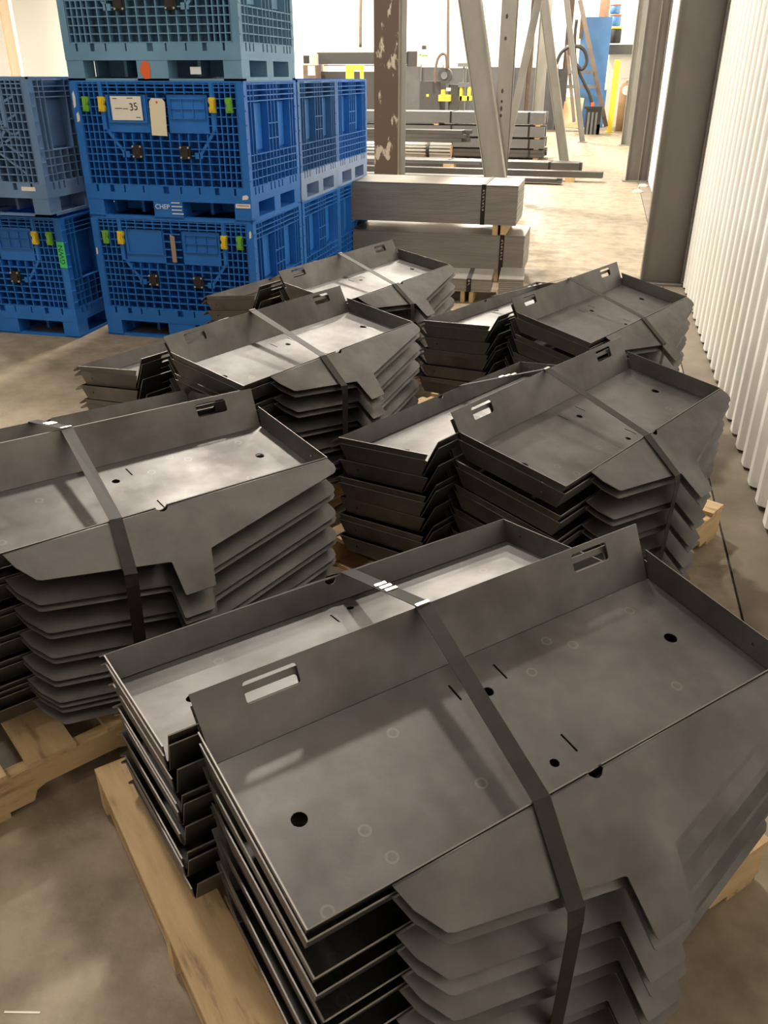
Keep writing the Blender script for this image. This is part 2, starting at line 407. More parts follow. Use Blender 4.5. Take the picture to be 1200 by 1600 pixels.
PAIR = [0,-.026,-.100,-.124,-.185,-.208,-.270,-.292,-.352,-.374,-.415]
STACKS = [
 dict(id='A', desc='nearest stack', loc=(-.037,1.191,.607), yaw=46.38, t=(.009,.002), r=(-.049,.43,-.050), off=[0,-.026,-.112,-.160,-.212,-.256,-.312,-.354,-.402], u=(.00,-.06,-.12,-.158), py=(-.23,.79), px=(-.63,.59)),
 dict(id='B', desc='stack at the left photo edge', loc=(-1.169,1.824,.623), yaw=53.56, t=(-.027,-.011), r=(.045,.60,-.055), off=[0,-.065,-.083,-.147,-.165,-.222,-.239,-.288,-.306,-.355,-.371,-.388,-.425], u=(0,-.075,-.125,-.155), py=(-.30,.72), px=(-.66,.56)),
 dict(id='C', desc='stack right of the blue crates', loc=(-1.127,3.183,.635), yaw=67.68, t=(-.001,.001), r=(-.061,.519,-.084), off=[0,-.024,-.085,-.108,-.170,-.192,-.255,-.278,-.335,-.358,-.41], u=(-.02,-.055,-.10,-.13), py=(-.25,.77), px=(-.61,.61)),
 dict(id='D', desc='far stack before the sheet bundles', loc=(-1.186,4.578,.605), yaw=69.13, t=(.013,-.004), r=(-.022,.573,-.089), off=PAIR, u=(.03,0,-.07,-.085), py=(-.25,.77), px=(-.61,.61)),
 dict(id='E', desc='middle stack beside the white wall', loc=(.091,2.687,.612), yaw=61.72, t=(.006,.012), r=(-.091,.422,-.060), off=[0,-.026,-.095,-.118,-.180,-.202,-.265,-.287,-.345,-.367,-.415], u=(.04,0,-.055,-.08), py=(-.25,.77), px=(-.56,.66)),
 dict(id='F', desc='far stack beside the dark column', loc=(.102,4.138,.613), yaw=64.22, t=(.002,.045), r=(-.047,.477,-.077), off=PAIR, u=(.03,0,-.012,-.03), py=(-.25,.77), px=(-.56,.70)),
]
def tray_local(p):   # tilt of a tray in its stack
    a = TILT; return Vector((p[0], p[1]*math.cos(a)-p[2]*math.sin(a), p[1]*math.sin(a)+p[2]*math.cos(a)))
for st in STACKS:
    rng = random.Random(ord(st['id']))
    base = Matrix.Translation(Vector(st['loc'])) @ Matrix.Rotation(math.radians(st['yaw']), 4, 'Z')
    shear = Matrix(((1,0,0,0),(0,1,0,0),(st['t'][0],st['t'][1],1,0),(0,0,0,1)))
    rotx = Matrix.Rotation(math.atan(st['t'][1]), 4, 'X') @ Matrix.Rotation(-math.atan(st['t'][0]), 4, 'Y')
    grp = 'trays of the ' + st['desc']
    for col in (0, 1):
        sx = sy = sr = 0.0
        offs = st['off'] if col == 0 else [0,-.022,-.082,-.144,-.166,-.226,-.288,-.31,-.37]
        for i, oz in enumerate(offs):
            if i and offs[i-1]-oz > .04:
                sx += rng.uniform(-.008, .008); sy += rng.uniform(-.006, .006); sr = rng.uniform(-.006, .006)
            elif i:
                sx += rng.uniform(-.0015, .0015)
            if i == 1: sr += rng.uniform(-.002, .002)
            z = oz
            if col == 0: off = Vector((sx, sy, z))
            else:
                rx, ry, rz = st['r']; off = Vector((rx+sx, ry+sy, rz + z))
                if st['loc'][2] + off.z < .172: continue
            mw = base @ rotx @ Matrix.Translation(off) @ Matrix.Rotation(sr + (PI if col else 0), 4, 'Z') @ Matrix.Rotation(TILT - (.045 if (st['id'] == 'A' and col == 0 and i in (3, 5, 7)) else 0), 4, 'X')
            cn = 'rear column' if col else 'front column'
            lab = (f'topmost dark steel tray, {cn} of the {st["desc"]}' if i == 0 else
                   f'{ORD[i]} steel tray from top, {cn} of the {st["desc"]}')
            tray(mw, lab, grp)
    yawr = math.radians(st['yaw'])
    x, y, z = st['loc']
    pallet((x, y, 0), yawr, st['py'][0], st['py'][1], st['px'][0], st['px'][1], f'wooden pallet under the {st["desc"]}')
    # steel strap over the two columns
    ua, ub, uc, ud = st['u']
    rx, ry, rz = st['r']
    def rear(p): q = tray_local(p); return Vector((-q.x+rx, -q.y+ry, q.z+rz))
    e = .004
    rflap = rear((0, -TW/2-DF-.15*math.cos(FA), HF-.15*math.sin(FA)+e)); rridge = rear((0, -TW/2-DF, HF+e))
    btop = tray_local((0, TW/2+DB, HB+e)); ridge = tray_local((0, -TW/2-DF-.002, HF+e))
    fl = tray_local((0, -TW/2-DF-.158*math.cos(FA), HF-.158*math.sin(FA)+e))
    zb = -z + .125
    P = [(ua+.03, rflap.y+.012, zb), (ua+.03, rflap.y+.02, rflap.z-.03), (ua+.025, rflap.y, rflap.z), (ua, rridge.y, rridge.z), (ub, btop.y, btop.z), (uc, ridge.y, ridge.z),
         ((uc+ud)/2, (ridge.y+fl.y)/2, (ridge.z+fl.z)/2+.002), (ud, fl.y-.003, fl.z+.001), (ud-.002, fl.y-.008, fl.z-.03), (ud-.002, fl.y-.004, (fl.z+zb)/2), (ud, fl.y+.004, zb)]
    stp = thing('steel_strap', f'black steel strap around the {st["desc"]}', 'strap', (0,0,0), 0, 'straps around the tray stacks')
    stp.matrix_world = base @ rotx
    strap_mesh(P, .033).build('band', 'strap', stp)
    # crimped seal where the strap leaves the rear column
    q0, q1 = Vector(P[3]), Vector(P[4]); dd = (q1-q0)
    for j in range(3):
        c = q0 + dd*(.50 + .07*j); c.z += .003
        MB().bar(c + Vector((-.014, 0, 0)), c + Vector((.014, 0, 0)), .009, .003).build('seal', 'seal', stp)
    c = Vector(P[4]) + Vector((0, 0, .0015))
    MB().bar(c + Vector((-.0155, 0, 0)), c + Vector((.0155, 0, 0)), .008, .003).build('bright_fold', 'seal', stp)

# ------------------------------------------------------------------ blue folding bulk crates
CW, CD, CH, CBASE = 1.165, .955, .795, .20
def base_mesh():
    m = MB(); a, b = CW/2, CD/2
    m.box(-a, a, -b, b, .11, .158)
    m.box(-a+.03, a-.03, -b+.03, b-.03, .158, CBASE)
    # upper rim cut by slots on the four sides
    def rim(lo, hi, slots):
        out = []; p = lo
        for s0, s1 in slots: out.append((p, s0)); p = s1
        out.append((p, hi)); return out
    fr = [(-.50,-.485),(-.40,-.37),(-.30,-.29),(-.165,-.155),(-.02,.02),(.10,.11),(.23,.24),(.34,.37),(.47,.485)]
    for x0, x1 in rim(-a, a, fr):
        m.box(x0, x1, -b, -b+.03, .158, CBASE); m.box(x0, x1, b-.03, b, .158, CBASE)
    sd = [(-.40,-.38),(-.34,-.32),(-.28,-.26),(-.12,-.10),(-.05,-.03),(.03,.05),(.10,.12),(.26,.28),(.32,.34),(.38,.40)]
    for y0, y1 in rim(-b+.03, b-.03, sd):
        m.box(-a, -a+.03, y0, y1, .158, CBASE); m.box(a-.03, a, y0, y1, .158, CBASE)
    for x0, x1 in ((-a, -a+.12), (-.105, .105), (a-.12, a)):
        for y0, y1 in ((-b, -b+.13), (-.06, .06), (b-.13, b)):
            m.box(x0+.002, x1-.002, y0+.002, y1-.002, .02, .11)
        m.box(x0, x1, -b, b, 0, .02)
    for y0, y1 in ((-b, -b+.06), (b-.06, b)): m.box(-a, a, y0, y1, 0, .012)
    for yy in (-.2, .2): m.box(-a+.12, a-.12, yy-.01, yy+.01, .02, .11)  # unseen inner walls, added to stop light showing through the fork slots
    for xx in (-a+.13, -.25, .25, a-.13): m.box(xx-.01, xx+.01, -b+.13, b-.13, .02, .11)  # added cross walls, keep the slots dark from the side too
    return m.mesh('base')
def post_mesh(sx, sy):
    m = MB(); a, b = CW/2, CD/2
    x0, x1 = sorted((sx*a, sx*(a-.052))); y0, y1 = sorted((sy*b, sy*(b-.05)))
    m.box(x0, x1, y0, y1, CBASE, CH)
    for k in range(7):      # small cross ribs on the outer side of the post
        z = CBASE+.04+k*.08; xa, xb = sorted((sx*a, sx*(a+.004))); m.box(xa, xb, y0+.006, y1-.006, z, z+.008)
    return m.mesh('corner_post')
def front_grid(sy=-1, braced=False):
    """lattice of thin ribs on a long side; face plane at y = sy*CD/2"""
    m = MB(); b = CD/2; yf, yb = sy*b, sy*(b-.066); y0, y1 = min(yf, yb), max(yf, yb)
    a = CW/2-.052; z0, z1 = CBASE, CH; t = .0065
    zs = [z0+.004, z0+.05, z0+.095, z0+.14, z0+.185, z0+.225, z0+.27, z0+.315, z0+.36, z0+.41, z0+.46, z0+.51, z0+.545, z0+.57, z1-.006]
    nar = [a - .036*k for k in range(5)]
    xs = sorted([-x for x in nar] + nar)
    inn = a - .144; n = 12
    mids = [-inn + 2*inn*k/n for k in range(1, n)]
    def plate_zone(x, z): return (-.36 < x < -.06 or .06 < x < .34) and z0+.31 < z < z0+.535
    for x in xs + mids:
        if abs(x) > inn-.001 or not plate_zone(x, z0+.4): m.box(x-t/2, x+t/2, y0, y1, z0, z1)
        else:
            m.box(x-t/2, x+t/2, y0, y1, z0, z0+.31); m.box(x-t/2, x+t/2, y0, y1, z0+.535, z1)
    for z in zs:
        if z0+.31 < z < z0+.535:
            for xa, xb in ((-a, -.36), (-.06, .06), (.34, a)): m.box(xa, xb, y0+.002, y1-.001, z-t/2, z+t/2)
        else: m.box(-a, a, y0+.002, y1-.001, z-t/2, z+t/2)
    for s in (-1, 1):       # wide upright ribs and the slanted braces below them
        x = s*(inn-.015); m.box(x-.011, x+.011, y0-(.004 if sy < 0 else 0), y1+(.004 if sy > 0 else 0), z0+.33, z1)
        m.bar((x, (y0+y1)/2+sy*.008, z0+.335), (s*(inn-.125), (y0+y1)/2+sy*.008, z0+.19), .038, .018, up=(1,0,0) if False else (0,0,1))
        m.box(min(s*(inn-.16), s*(inn-.11)), max(s*(inn-.16), s*(inn-.11)), y0, y1, z0+.17, z0+.205)
    if braced:
        for s in (-1, 1):
            for k in range(3):
                m.bar((s*.05, (y0+y1)/2+sy*.01, z0+.08+.12*k), (s*(a-.08), (y0+y1)/2+sy*.01, z0+.30+.1*k), .034, .014)
                m.bar((s*.05, (y0+y1)/2+sy*.01, z0+.34+.08*k), (s*(a-.08), (y0+y1)/2+sy*.01, z0+.06+.1*k), .034, .014)
    return m.mesh('rib_grid')
def side_grid(sx):
    m = MB(); a = CW/2; xf, xb = sx*a, sx*(a-.06); x0, x1 = min(xf, xb), max(xf, xb)
    b = CD/2-.05; z0, z1 = CBASE, CH; t = .0065
    for z in (z0+.004, z0+.05, z0+.10, z0+.145, z0+.19, z1-.10, z1-.07, z1-.04, z1-.006): m.box(x0+.002, x1-.002, -b, b, z-t/2, z+t/2)
    for z in (z0+.27, z0+.36): m.box(x0+.002, x1-.002, -.09, .09, z-t/2, z+t/2)
    ys = [-b, -b+.05, -b+.1, -.09, -.03, .03, .09, b-.1, b-.05, b]
    for y in ys: m.box(x0, x1, y-t/2, y+t/2, z0, z1)
    for y in (-.33, -.25, -.17, .17, .25, .33): m.box(x0, x1, y-t/2, y+t/2, z0, z0+.19); 
    return m.mesh('rib_grid')
CMSH = {}
def crate_meshes():
    a, b = CW/2, CD/2
    CMSH['base'] = base_mesh()
    for sx in (-1, 1):
        for sy in (-1, 1): CMSH['post', sx, sy] = post_mesh(sx, sy)
    CMSH['fs'] = MB().box(-a+.05, a-.05, -b+.066, -b+.074, CBASE, CH-.004).mesh('side_wall')
    CMSH['bs'] = MB().box(-a+.05, a-.05, b-.046, b-.038, CBASE, CH-.004).mesh('side_wall')
    CMSH['ls'] = MB().box(-a+.06, -a+.068, -b+.048, b-.048, CBASE, CH-.004).mesh('side_wall')
    CMSH['rs'] = MB().box(a-.068, a-.06, -b+.048, b-.048, CBASE, CH-.004).mesh('side_wall')
    CMSH['fg'] = front_grid(-1); CMSH['fgb'] = front_grid(-1, True); CMSH['lg'] = side_grid(-1); CMSH['rg'] = side_grid(1)
    CMSH['plate_l'] = MB().box(-.355, -.065, -b+.014, -b+.038, CBASE+.315, CBASE+.53).box(-.345,-.33,-b+.006,-b+.014,CBASE+.37,CBASE+.525).box(-.09,-.075,-b+.006,-b+.014,CBASE+.37,CBASE+.525).box(-.33,-.09,-b+.006,-b+.014,CBASE+.37,CBASE+.382).mesh('label_plate')
    mp = MB().box(.065, .335, -b+.014, -b+.038, CBASE+.315, CBASE+.53)
    for z in (.395, .45, .505): mp.box(.08, .32, -b+.006, -b+.014, CBASE+z, CBASE+z+.006)
    for x in (.085, .16, .235, .312): mp.box(x, x+.006, -b+.006, -b+.014, CBASE+.395, CBASE+.51)
    CMSH['plate_r'] = mp.mesh('label_plate')
    for sx in (-1, 1):      # recessed lighter plates of the short sides
        x0, x1 = sorted((sx*(a-.06), sx*(a-.046)))
        CMSH['sp', sx] = [MB().box(x0, x1, y0, y1, CBASE+.21, CH-.115).mesh('side_plate') for y0, y1 in ((-.31,-.105), (.105,.31))]
    lt = MB().cbox(0, 0, 0, .072, .022, .075).cbox(0, -.012, -.004, .045, .01, .045); CMSH['latch'] = lt.mesh('latch')
    CMSH['bolt'] = MB().tube([(0,-.012,0),(0,-.02,0)], .006, 8).mesh('bolt')
    cl = MB().prism([(-.02,-.042),(.018,-.042),(.022,-.02),(.014,0),(.024,.022),(.018,.042),(-.02,.042),(-.016,.01)], -.014, .012)
    cl.prism([(-.014,-.03),(.010,-.03),(.006,0),(.012,.03),(-.014,.03)], -.022, -.014)
    CMSH['clip'] = cl.mesh('clip'); CMSH['clip2'] = CMSH['clip'].copy()
    CMSH['rail'] = MB().box(-a, a, -b, -b+.012, CH, CH+.011).box(-a, a, b-.012, b, CH, CH+.011).box(-a, -a+.012, -b, b, CH, CH+.011).box(a-.012, a, -b, b, CH, CH+.011).mesh('top_rail')
crate_meshes()
CCOPY = {}
def cm_(key, m, idx=None):
    src = CMSH[key] if idx is None else CMSH[key][idx]
    kk = (key, m, idx)
    if kk not in CCOPY:
        me = src.copy(); me.materials.clear(); me.materials.append(M[m]); CCOPY[kk] = me
    return CCOPY[kk]
def crate(loc, m, label, front=True, braced=False, clips=True, rz=0.0, mb=None):
    t = thing('bulk_crate', label, 'crate', loc, rz, 'blue plastic bulk crates')
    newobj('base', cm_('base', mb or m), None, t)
    for sx in (-1, 1):
        for sy in (-1, 1): newobj('corner_post', cm_(('post', sx, sy), m), None, t)
    fw = newobj('side_wall', cm_('fs', m), None, t); newobj('side_wall', cm_('bs', m), None, t)
    lw = newobj('side_wall', cm_('ls', m), None, t); rw = newobj('side_wall', cm_('rs', m), None, t)
    stuff(newobj('rib_grid', cm_('rg', m), None, rw)); stuff(newobj('rib_grid', cm_('lg', m), None, lw))
    for i in (0, 1): newobj('side_plate', cm_(('sp', 1), m, i), None, rw)
    if front:
        stuff(newobj('rib_grid', cm_('fgb' if braced else 'fg', m), None, fw))
        newobj('label_plate', cm_('plate_l', m), None, fw); newobj('label_plate', cm_('plate_r', m), None, fw)
        for x in (-.155, .155):
            o = newobj('latch', cm_('latch', 'black'), None, t); o.location = (x+(.01 if x > 0 else -.01), -CD/2, CBASE+.205)
            for dx, dz in ((-.026,.03),(.026,.03),(-.026,-.028),(.026,-.028)):
                bo = newobj('bolt', cm_('bolt', 'bolt'), None, o); bo.location = (dx, 0, dz)
        if clips:
            for x, c in ((-.485,'green'), (-.375,'yellow'), (.375,'yellow'), (.485,'green')):
                o = newobj('clip', cm_('clip', c), None, t); o.location = (x, -CD/2, CBASE+.475); o.rotation_euler = (0, random.uniform(-.06,.06), 0)
                if x > 0: o.scale = (-1, 1, 1)
    newobj('top_rail', cm_('rail', m), None, t)
    return t
XF = -3.30 + CW/2; YF = 5.185 + CD/2; ST = .806
cA1 = crate((XF, YF, 0), 'blue', 'bright blue crate at the bottom of the tall three-crate stack')
cA2 = crate((XF, YF, ST), 'blue', 'bright blue crate with white placard and cream tag, middle of the tall stack')
cA3 = crate((XF, YF, 2*ST), 'bluefade', 'faded grey-blue crate with orange paint mark on top of the tall stack')
Y2 = YF + .985; Y3 = Y2 + .945
crate((XF, Y2, 0), 'blue', 'blue crate at the floor behind the tall stack, under the scuffed crate', front=False)
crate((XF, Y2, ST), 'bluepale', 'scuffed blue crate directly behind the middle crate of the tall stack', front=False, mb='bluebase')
crate((XF, Y3, 0), 'blue', 'rearmost blue crate on the floor beside the sheet bundles', front=False)
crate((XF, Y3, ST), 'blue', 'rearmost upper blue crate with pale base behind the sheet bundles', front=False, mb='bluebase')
XL = -3.44 - CW/2
cL1 = crate((XL, 5.04 + CD/2, 0), 'blue', 'bright blue crate with green letter sticker at the left photo edge')
cL2 = crate((XL, 4.96 + CD/2, .825), 'bluelilac', 'worn slate-blue braced crate on top at the left photo edge', braced=True, clips=False)
yface = -CD/2
def on_face(o, x, y, z, parent): o.parent = parent; o.location = (x, y, z); return o
# base lettering and stickers
def flat_text(body, size, m, parent, x, y, z, rot=(PI/2,0,0), name='lettering'):
    o = newobj(name, text_mesh(name, body, size), m, parent); o.location = (x, y, z); o.rotation_euler = rot; return o
flat_text('CHEP', .042, 'whiteprint', cA2, -.04, yface-.001, .075)
for k, (wd, z) in enumerate(((.06,.10),(.075,.077),(.07,.055),(.08,.032))):
    MB().box(.025, .025+wd, yface-.0012, yface+.0002, z, z+.006).build('print_line', 'whiteprint', cA2)
pl = MB().box(-.315, -.105, yface+.004, yface+.006, CBASE+.385, CBASE+.52).build('placard', 'paper', cA2)
flat_text('35', .06, 'ink', pl, -.16, yface+.003, CBASE+.46, (PI/2, -.1, 0))
for k, (x, wd, z) in enumerate(((-.29,.05,.45),(-.235,.035,.448),(-.30,.03,.505),(-.2,.04,.508),(-.15,.03,.40))):
    MB().box(x, x+wd, yface+.0032, yface+.0042, CBASE+z, CBASE+z+.004).build('ink_stroke', 'ink', pl)
tg = MB(); tg.prism([(-.052,-.10),(.052,-.10),(.054,.09),(.035,.11),(-.035,.11),(-.052,.09)], -.0015, .0015)
tgo = tg.build('card_tag', 'cardtag', cA2); tgo.location = (.005, yface-.006, CBASE+.40); tgo.rotation_euler = (0, .03, 0)
MB().tube([(0,-.0018,0),(0,-.0028,0)], .007, 10).build('eyelet', 'redink', tgo).location = (0, 0, .088)
st_ = MB().box(.475, .575, yface-.0015, yface, .085, .11).build('sticker', 'paper', cA2)
MB().box(.485, .565, yface-.0022, yface-.0014, .098, .103).build('print_line', 'redink', st_)
b_ = MB().prism([(-.01,-.09),(.022,-.09),(.022,.075),(-.01,.09)], -.0015, .0015).build('brown_tag', 'browntag', cA1); b_.location = (0, yface-.004, CBASE+.42)
MB().prism([(-.055,.055),(-.03,.108),(.01,.10),(.018,.06),(.008,.012),(-.025,.008),(-.04,.03)], yface-.001, yface).build('paint_mark', 'orange', cA3).location = (-.03, 0, 0)
MB().box(.24, .31, yface+.02, yface+.022, .035, .075).build('blue_slip', 'whiteprint', cA3)
gs = MB().prism([(-.028,-.085),(.028,-.085),(.028,.085),(-.028,.085)], -.0012, 0).build('letter_sticker', 'greensticker', cL1)
gs.location = (CW/2-.027, yface-.0005, CBASE+.37)
flat_text('GWN', .05, 'ink', gs, 0, -.0018, 0, (PI/2, -PI/2, 0))
MB().box(.40, .50, yface-.0015, yface, .155, .18).build('sticker', 'paper', cL2)
# pale scuffs where posts have rubbed
for par, x, z, wd, h in ((cA2,-.565,CBASE+.50,.02,.10),(cA2,-.555,CBASE+.40,.022,.06),(cA1,.56,CBASE+.53,.016,.05),(cA1,-.57,CBASE+.38,.012,.05),(cA2,.545,.15,.045,.03)):
    MB().prism([(-wd/2,-h/2),(wd*.3,-h*.4),(wd/2,h*.1),(wd*.2,h/2),(-wd*.4,h*.3)], -.0006, 0).build('scuff', 'paper', par).location = (x, yface-.0003, z)

# ------------------------------------------------------------------ strapped bundles of sheet steel
def sheet_bundle(loc, Lx, D, H, n, label, straps, rz=0.0, m='sheet'):
    t = thing('sheet_bundle', label, 'bundle', loc, rz, 'strapped bundles of sheet steel')
    mb = MB(); h = H/n; rg = random.Random(int(Lx*1000)+n)
    for k in range(n-1):
        dx, dy = rg.uniform(-.003, .003), rg.uniform(-.002, .002)
        mb.box(-Lx/2+dx, Lx/2+dx, -D/2+dy, D/2+dy, k*h, k*h+h*.86)
    stuff(mb.build('sheet_layers', m, t))
    MB().box(-Lx/2, Lx/2, -D/2, D/2, (n-1)*h, H).build('top_sheet', 'sheettop', t)
    for sxx in straps:
        s = MB(); e = .004; wd = .038
        s.box(sxx-wd/2, sxx+wd/2, -D/2-e, -D/2-.001, -.002, H+e).box(sxx-wd/2, sxx+wd/2, D/2+.001, D/2+e, -.002, H+e)
        s.box(sxx-wd/2, sxx+wd/2, -D/2-e, D/2+e, H+.001, H+e)
        so = s.build('band', 'strap', t)
        z = H*.86; q = 0
        while z > H*.36:        # worn pale print down the strap, no longer legible
            pr_ = MB()
            if q % 2 == 0: pr_.tube([(0,-.0002,0),(0,.0006,0)], .009, 8)
            else: pr_.prism([(-.010,-.009),(-.005,-.009),(.010,.006),(.010,.010),(.004,.010),(-.010,-.004)], -.0002, .0006)
            o = pr_.build('print_mark', 'browntag', so); o.location = (sxx, -D/2-e-.0006, z); z -= .026; q += 1
    return t
BX, BY = -1.48, 7.55 + .31
for dx in (-.74, .70):
    for dd in (-.035, .035):
        tag(MB().box(-.018,.018,-.28,.28,0,.08).build('timber_block', 'timber'), f'timber bearer under the lower sheet bundle, {"left" if dx<0 else "right"} end, {"left" if dd<0 else "right"} of pair', 'timber', 'bearers under sheet bundles').location = (BX+dx+dd, BY, 0)
        tag(MB().box(-.022,.022,-.29,.29,0,.085).build('timber_block', 'timber'), f'timber bearer between the two sheet bundles, {"left" if dx<0 else "right"} end, {"left" if dd<0 else "right"} of pair', 'timber', 'bearers between sheet bundles').location = (BX-.06+dx+.03+dd, BY-.01, .40)
sheet_bundle((BX+.04, BY, .08), 1.72, .60, .32, 26, 'lower long bundle of grey sheet steel with two black straps', (-.72, .665))
sheet_bundle((BX-.04, BY-.01, .485), 1.71, .60, .325, 26, 'upper long bundle of grey sheet steel resting on timber bearers', (-.70, .56))
sheet_bundle((-.98, 6.93, .09), .42, .42, .10, 8, 'low dark bundle of short plates in front of the sheet bundles', (.03,), rz=math.radians(4))
for dx in (-.035, .035):
    tag(MB().box(-.016,.016,-.20,.20,0,.09).build('timber_block', 'timber'), f'timber bearer under the low dark plates, {"left" if dx<0 else "right"} of strap', 'timber', 'bearers under the low plates').location = (-.95+dx, 6.93, 0)
sheet_bundle((-.62, 7.02, .06), .20, .46, .13, 8, 'small dark plate pile right of the low strapped plates', (), rz=math.radians(4))
tag(MB().box(-.10,.10,-.20,.20,0,.06).build('timber_block', 'timber'), 'timber bearer under the small dark plate pile', 'timber').location = (-.62, 7.02, 0)

# ------------------------------------------------------------------ crane-bay columns and raking braces
def i_column(name, p, fw, dp, h, m, mweb, label, group=None):
    t = thing(name, label, 'column', p, 0, group)
    MB().box(-fw/2, -fw/2+.014, -dp/2, dp/2, .02, h).build('flange', m, t)
    MB().box(fw/2-.014, fw/2, -dp/2, dp/2, .02, h).build('flange', m, t)
    MB().box(-fw/2+.014, fw/2-.014, -.006, .006, .02, h).build('web', mweb, t)
    MB().box(-fw/2-.06, fw/2+.06, -dp/2-.06, dp/2+.06, 0, .02).build('base_plate', m, t)
    return t
def brace(name, p, q, wd, dp, m, label, cat='brace', group=None):
    t = thing(name, label, cat, p, 0, group)
    d = Vector(q)-Vector(p)
    side = d.cross(Vector((0,1,0))).normalized()
    MB().bar(side*(-wd/2+.006), d+side*(-wd/2+.006), .012, dp, up=(0,1,0)).build('flange', m, t)
    MB().bar(side*(wd/2-.006), d+side*(wd/2-.006), .012, dp, up=(0,1,0)).build('flange', m, t)
    MB().bar((0,0,0), d, wd-.024, .010, up=(0,1,0)).build('web', m, t)
    MB().box(-wd*.9, wd*.9, -dp*.8, dp*.8, -.02, .0).build('foot_plate', m, t)
    return t
YC = 12.5
a_, b_2 = at(587, 268, YC), at(632, 268, YC)
# rusty column: brown flaked face towards the camera, clean flange to its right
rc = thing('crane_column', 'tall steel column with flaking brown paint behind the sheet bundles', 'column', (a_.x+.17, YC, 0))
MB().box(-.17, .17, -.11, -.096, .02, 7.9).build('flange', 'rust', rc)
MB().box(-.17, .17, .096, .11, .02, 7.9).build('flange', 'col2', rc)
MB().box(-.006, .006, -.096, .096, .02, 7.9).build('web', 'col2', rc)
MB().box(.155, .17, -.096, .096, .02, 7.9).build('side_plate', 'col2', rc)
MB().box(-.235, .235, -.17, .17, 0, .02).build('base_plate', 'col2', rc)
MB().box(.17, .245, .05, .066, .02, 7.9).build('cover_strip', 'col2', rc)
pc = at(776, 272, YC)
vc = thing('crane_column', 'slim light grey column rising behind the nearest raking brace', 'column', (pc.x, YC+.31, 0))
MB().box(-.10, .10, -.10, -.088, .02, 7.9).build('flange', 'col2', vc)
MB().box(-.10, .10, .088, .10, .02, 7.9).build('flange', 'col2', vc)
MB().box(-.006, .006, -.088, .088, .02, 7.9).build('web', 'col2', vc)
MB().box(-.14, .14, -.14, .14, 0, .02).build('base_plate', 'col2', vc)
for k, (zz, hh) in enumerate(((1.12,.05),(1.20,.07),(1.30,.04),(1.42,.06),(2.05,.05),(2.3,.06))):
    MB().prism([(-.035,0),(-.012,0),(-.005,hh*.5),(-.02,hh),(-.04,hh*.6)], -.1015, -.1).build('paint_chip', 'holes', vc).location = (0, 0, zz)
p0, p1 = at(772, 272, YC), at(733, 0, YC); dv = (p1-p0)/(p1.z-p0.z)
foot = p0 - dv*p0.z
brace('raking_brace', (foot.x, YC, .02), tuple(foot + dv*5.6), .29, .18, 'col2', 'wide grey raking brace nearest the camera, leaning left above the bundles', group='raking braces of the crane bay')
p0, p1 = onz(881, 255), at(848, 0, 19.0); dv = (p1-p0)/(p1.z)
brace('raking_brace', (p0.x, p0.y, .02), tuple(p0+dv*7.0), .19, .16, 'col2', 'grey raking brace standing behind the tube bundles, second from the camera', group='raking braces of the crane bay')
p0, p1 = onz(909, 222), at(884, 0, 25.3); dv = (p1-p0)/(p1.z)
brace('raking_brace', (p0.x, p0.y, .02), tuple(p0+dv*7.0), .14, .14, 'col2', 'thin pale raking brace standing on the far floor, third from the camera', group='raking braces of the crane bay')
p0, p1 = at(797, 200, 14.0), at(840, 0, 14.0); dv = (p1-p0)/(p1.z-p0.z); ft = p0 - dv*p0.z
tb = MB().bar((0,0,.01), tuple(dv*6.8), .11, .02, up=(0,1,0)).build('flat_bar_brace', 'barlight'); tb.location = (ft.x, 14.0, 0)
tag(tb, 'thin pale flat bar leaning right beside the slim grey column', 'brace')
def far_post(px0, px1, Y, m, label, name='steel_post', dp=.2, h=7.9):
    a, b = at(px0, 110, Y), at(px1, 110, Y)
    return i_column(name, ((a.x+b.x)/2, Y, 0), b.x-a.x, dp, h, m, m, label, 'far posts of the hall')
far_post(822, 830, 27.0, 'brown', 'narrow dark brown post right of the pale flat bar')
far_post(836, 853, 29.0, 'col2', 'pale grey far post between the second raking brace and brown post')
far_post(17, 33, 33.0, 'tan', 'tan brown post against the bright wall above the left crates')
far_post(878, 887, 33.0, 'brown', 'thin brown far post left of the tall blue machine')

# ------------------------------------------------------------------ long steel stock on the floor and on bearers
def bars(name, x0, x1, y, z, ny, nz, sy, sz, m, label, rz=0.0, group='bundles of long steel stock', round_=False, straps=(), jag=.0, gap=.004):
    """bundle of long bars lying along x; every bar a part"""
    t = thing(name, label, 'steel bundle', (x1, y, z), rz, group)
    L = x1-x0; rg = random.Random(int(y*97+z*31))
    me = (MB().tube([(-L,0,sz/2),(0,0,sz/2)], sz/2*.98, 10).mesh('bar') if round_ else MB().box(-L, 0, -sy/2+gap/2, sy/2-gap/2, 0, sz-gap).mesh('bar'))
    for j in range(nz):
        for i in range(ny):
            o = newobj('bar', me, m, t); o.location = (rg.uniform(-jag, jag), (i-(ny-1)/2)*sy + (sy/2 if (round_ and j % 2) else 0), j*sz*(.87 if round_ else 1))
    W_, H_ = ny*sy, nz*sz
    for sx in straps:
        MB().box(-sx-.02, -sx+.02, -W_/2-.006, W_/2+.006, -.003, H_+.004).build('band', 'strap', t)
    return t
def block(p, label, s=(.1,.12,.09)):
    tag(MB().box(-s[0]/2, s[0]/2, -s[1]/2, s[1]/2, 0, s[2]).build('timber_block', 'timber'), label, 'timber', 'timber blocks under the long steel').location = p
YR = 20.0
xr = onz(850, 250).x
def zat(py, Y, px=700): return at(px, py, Y).z
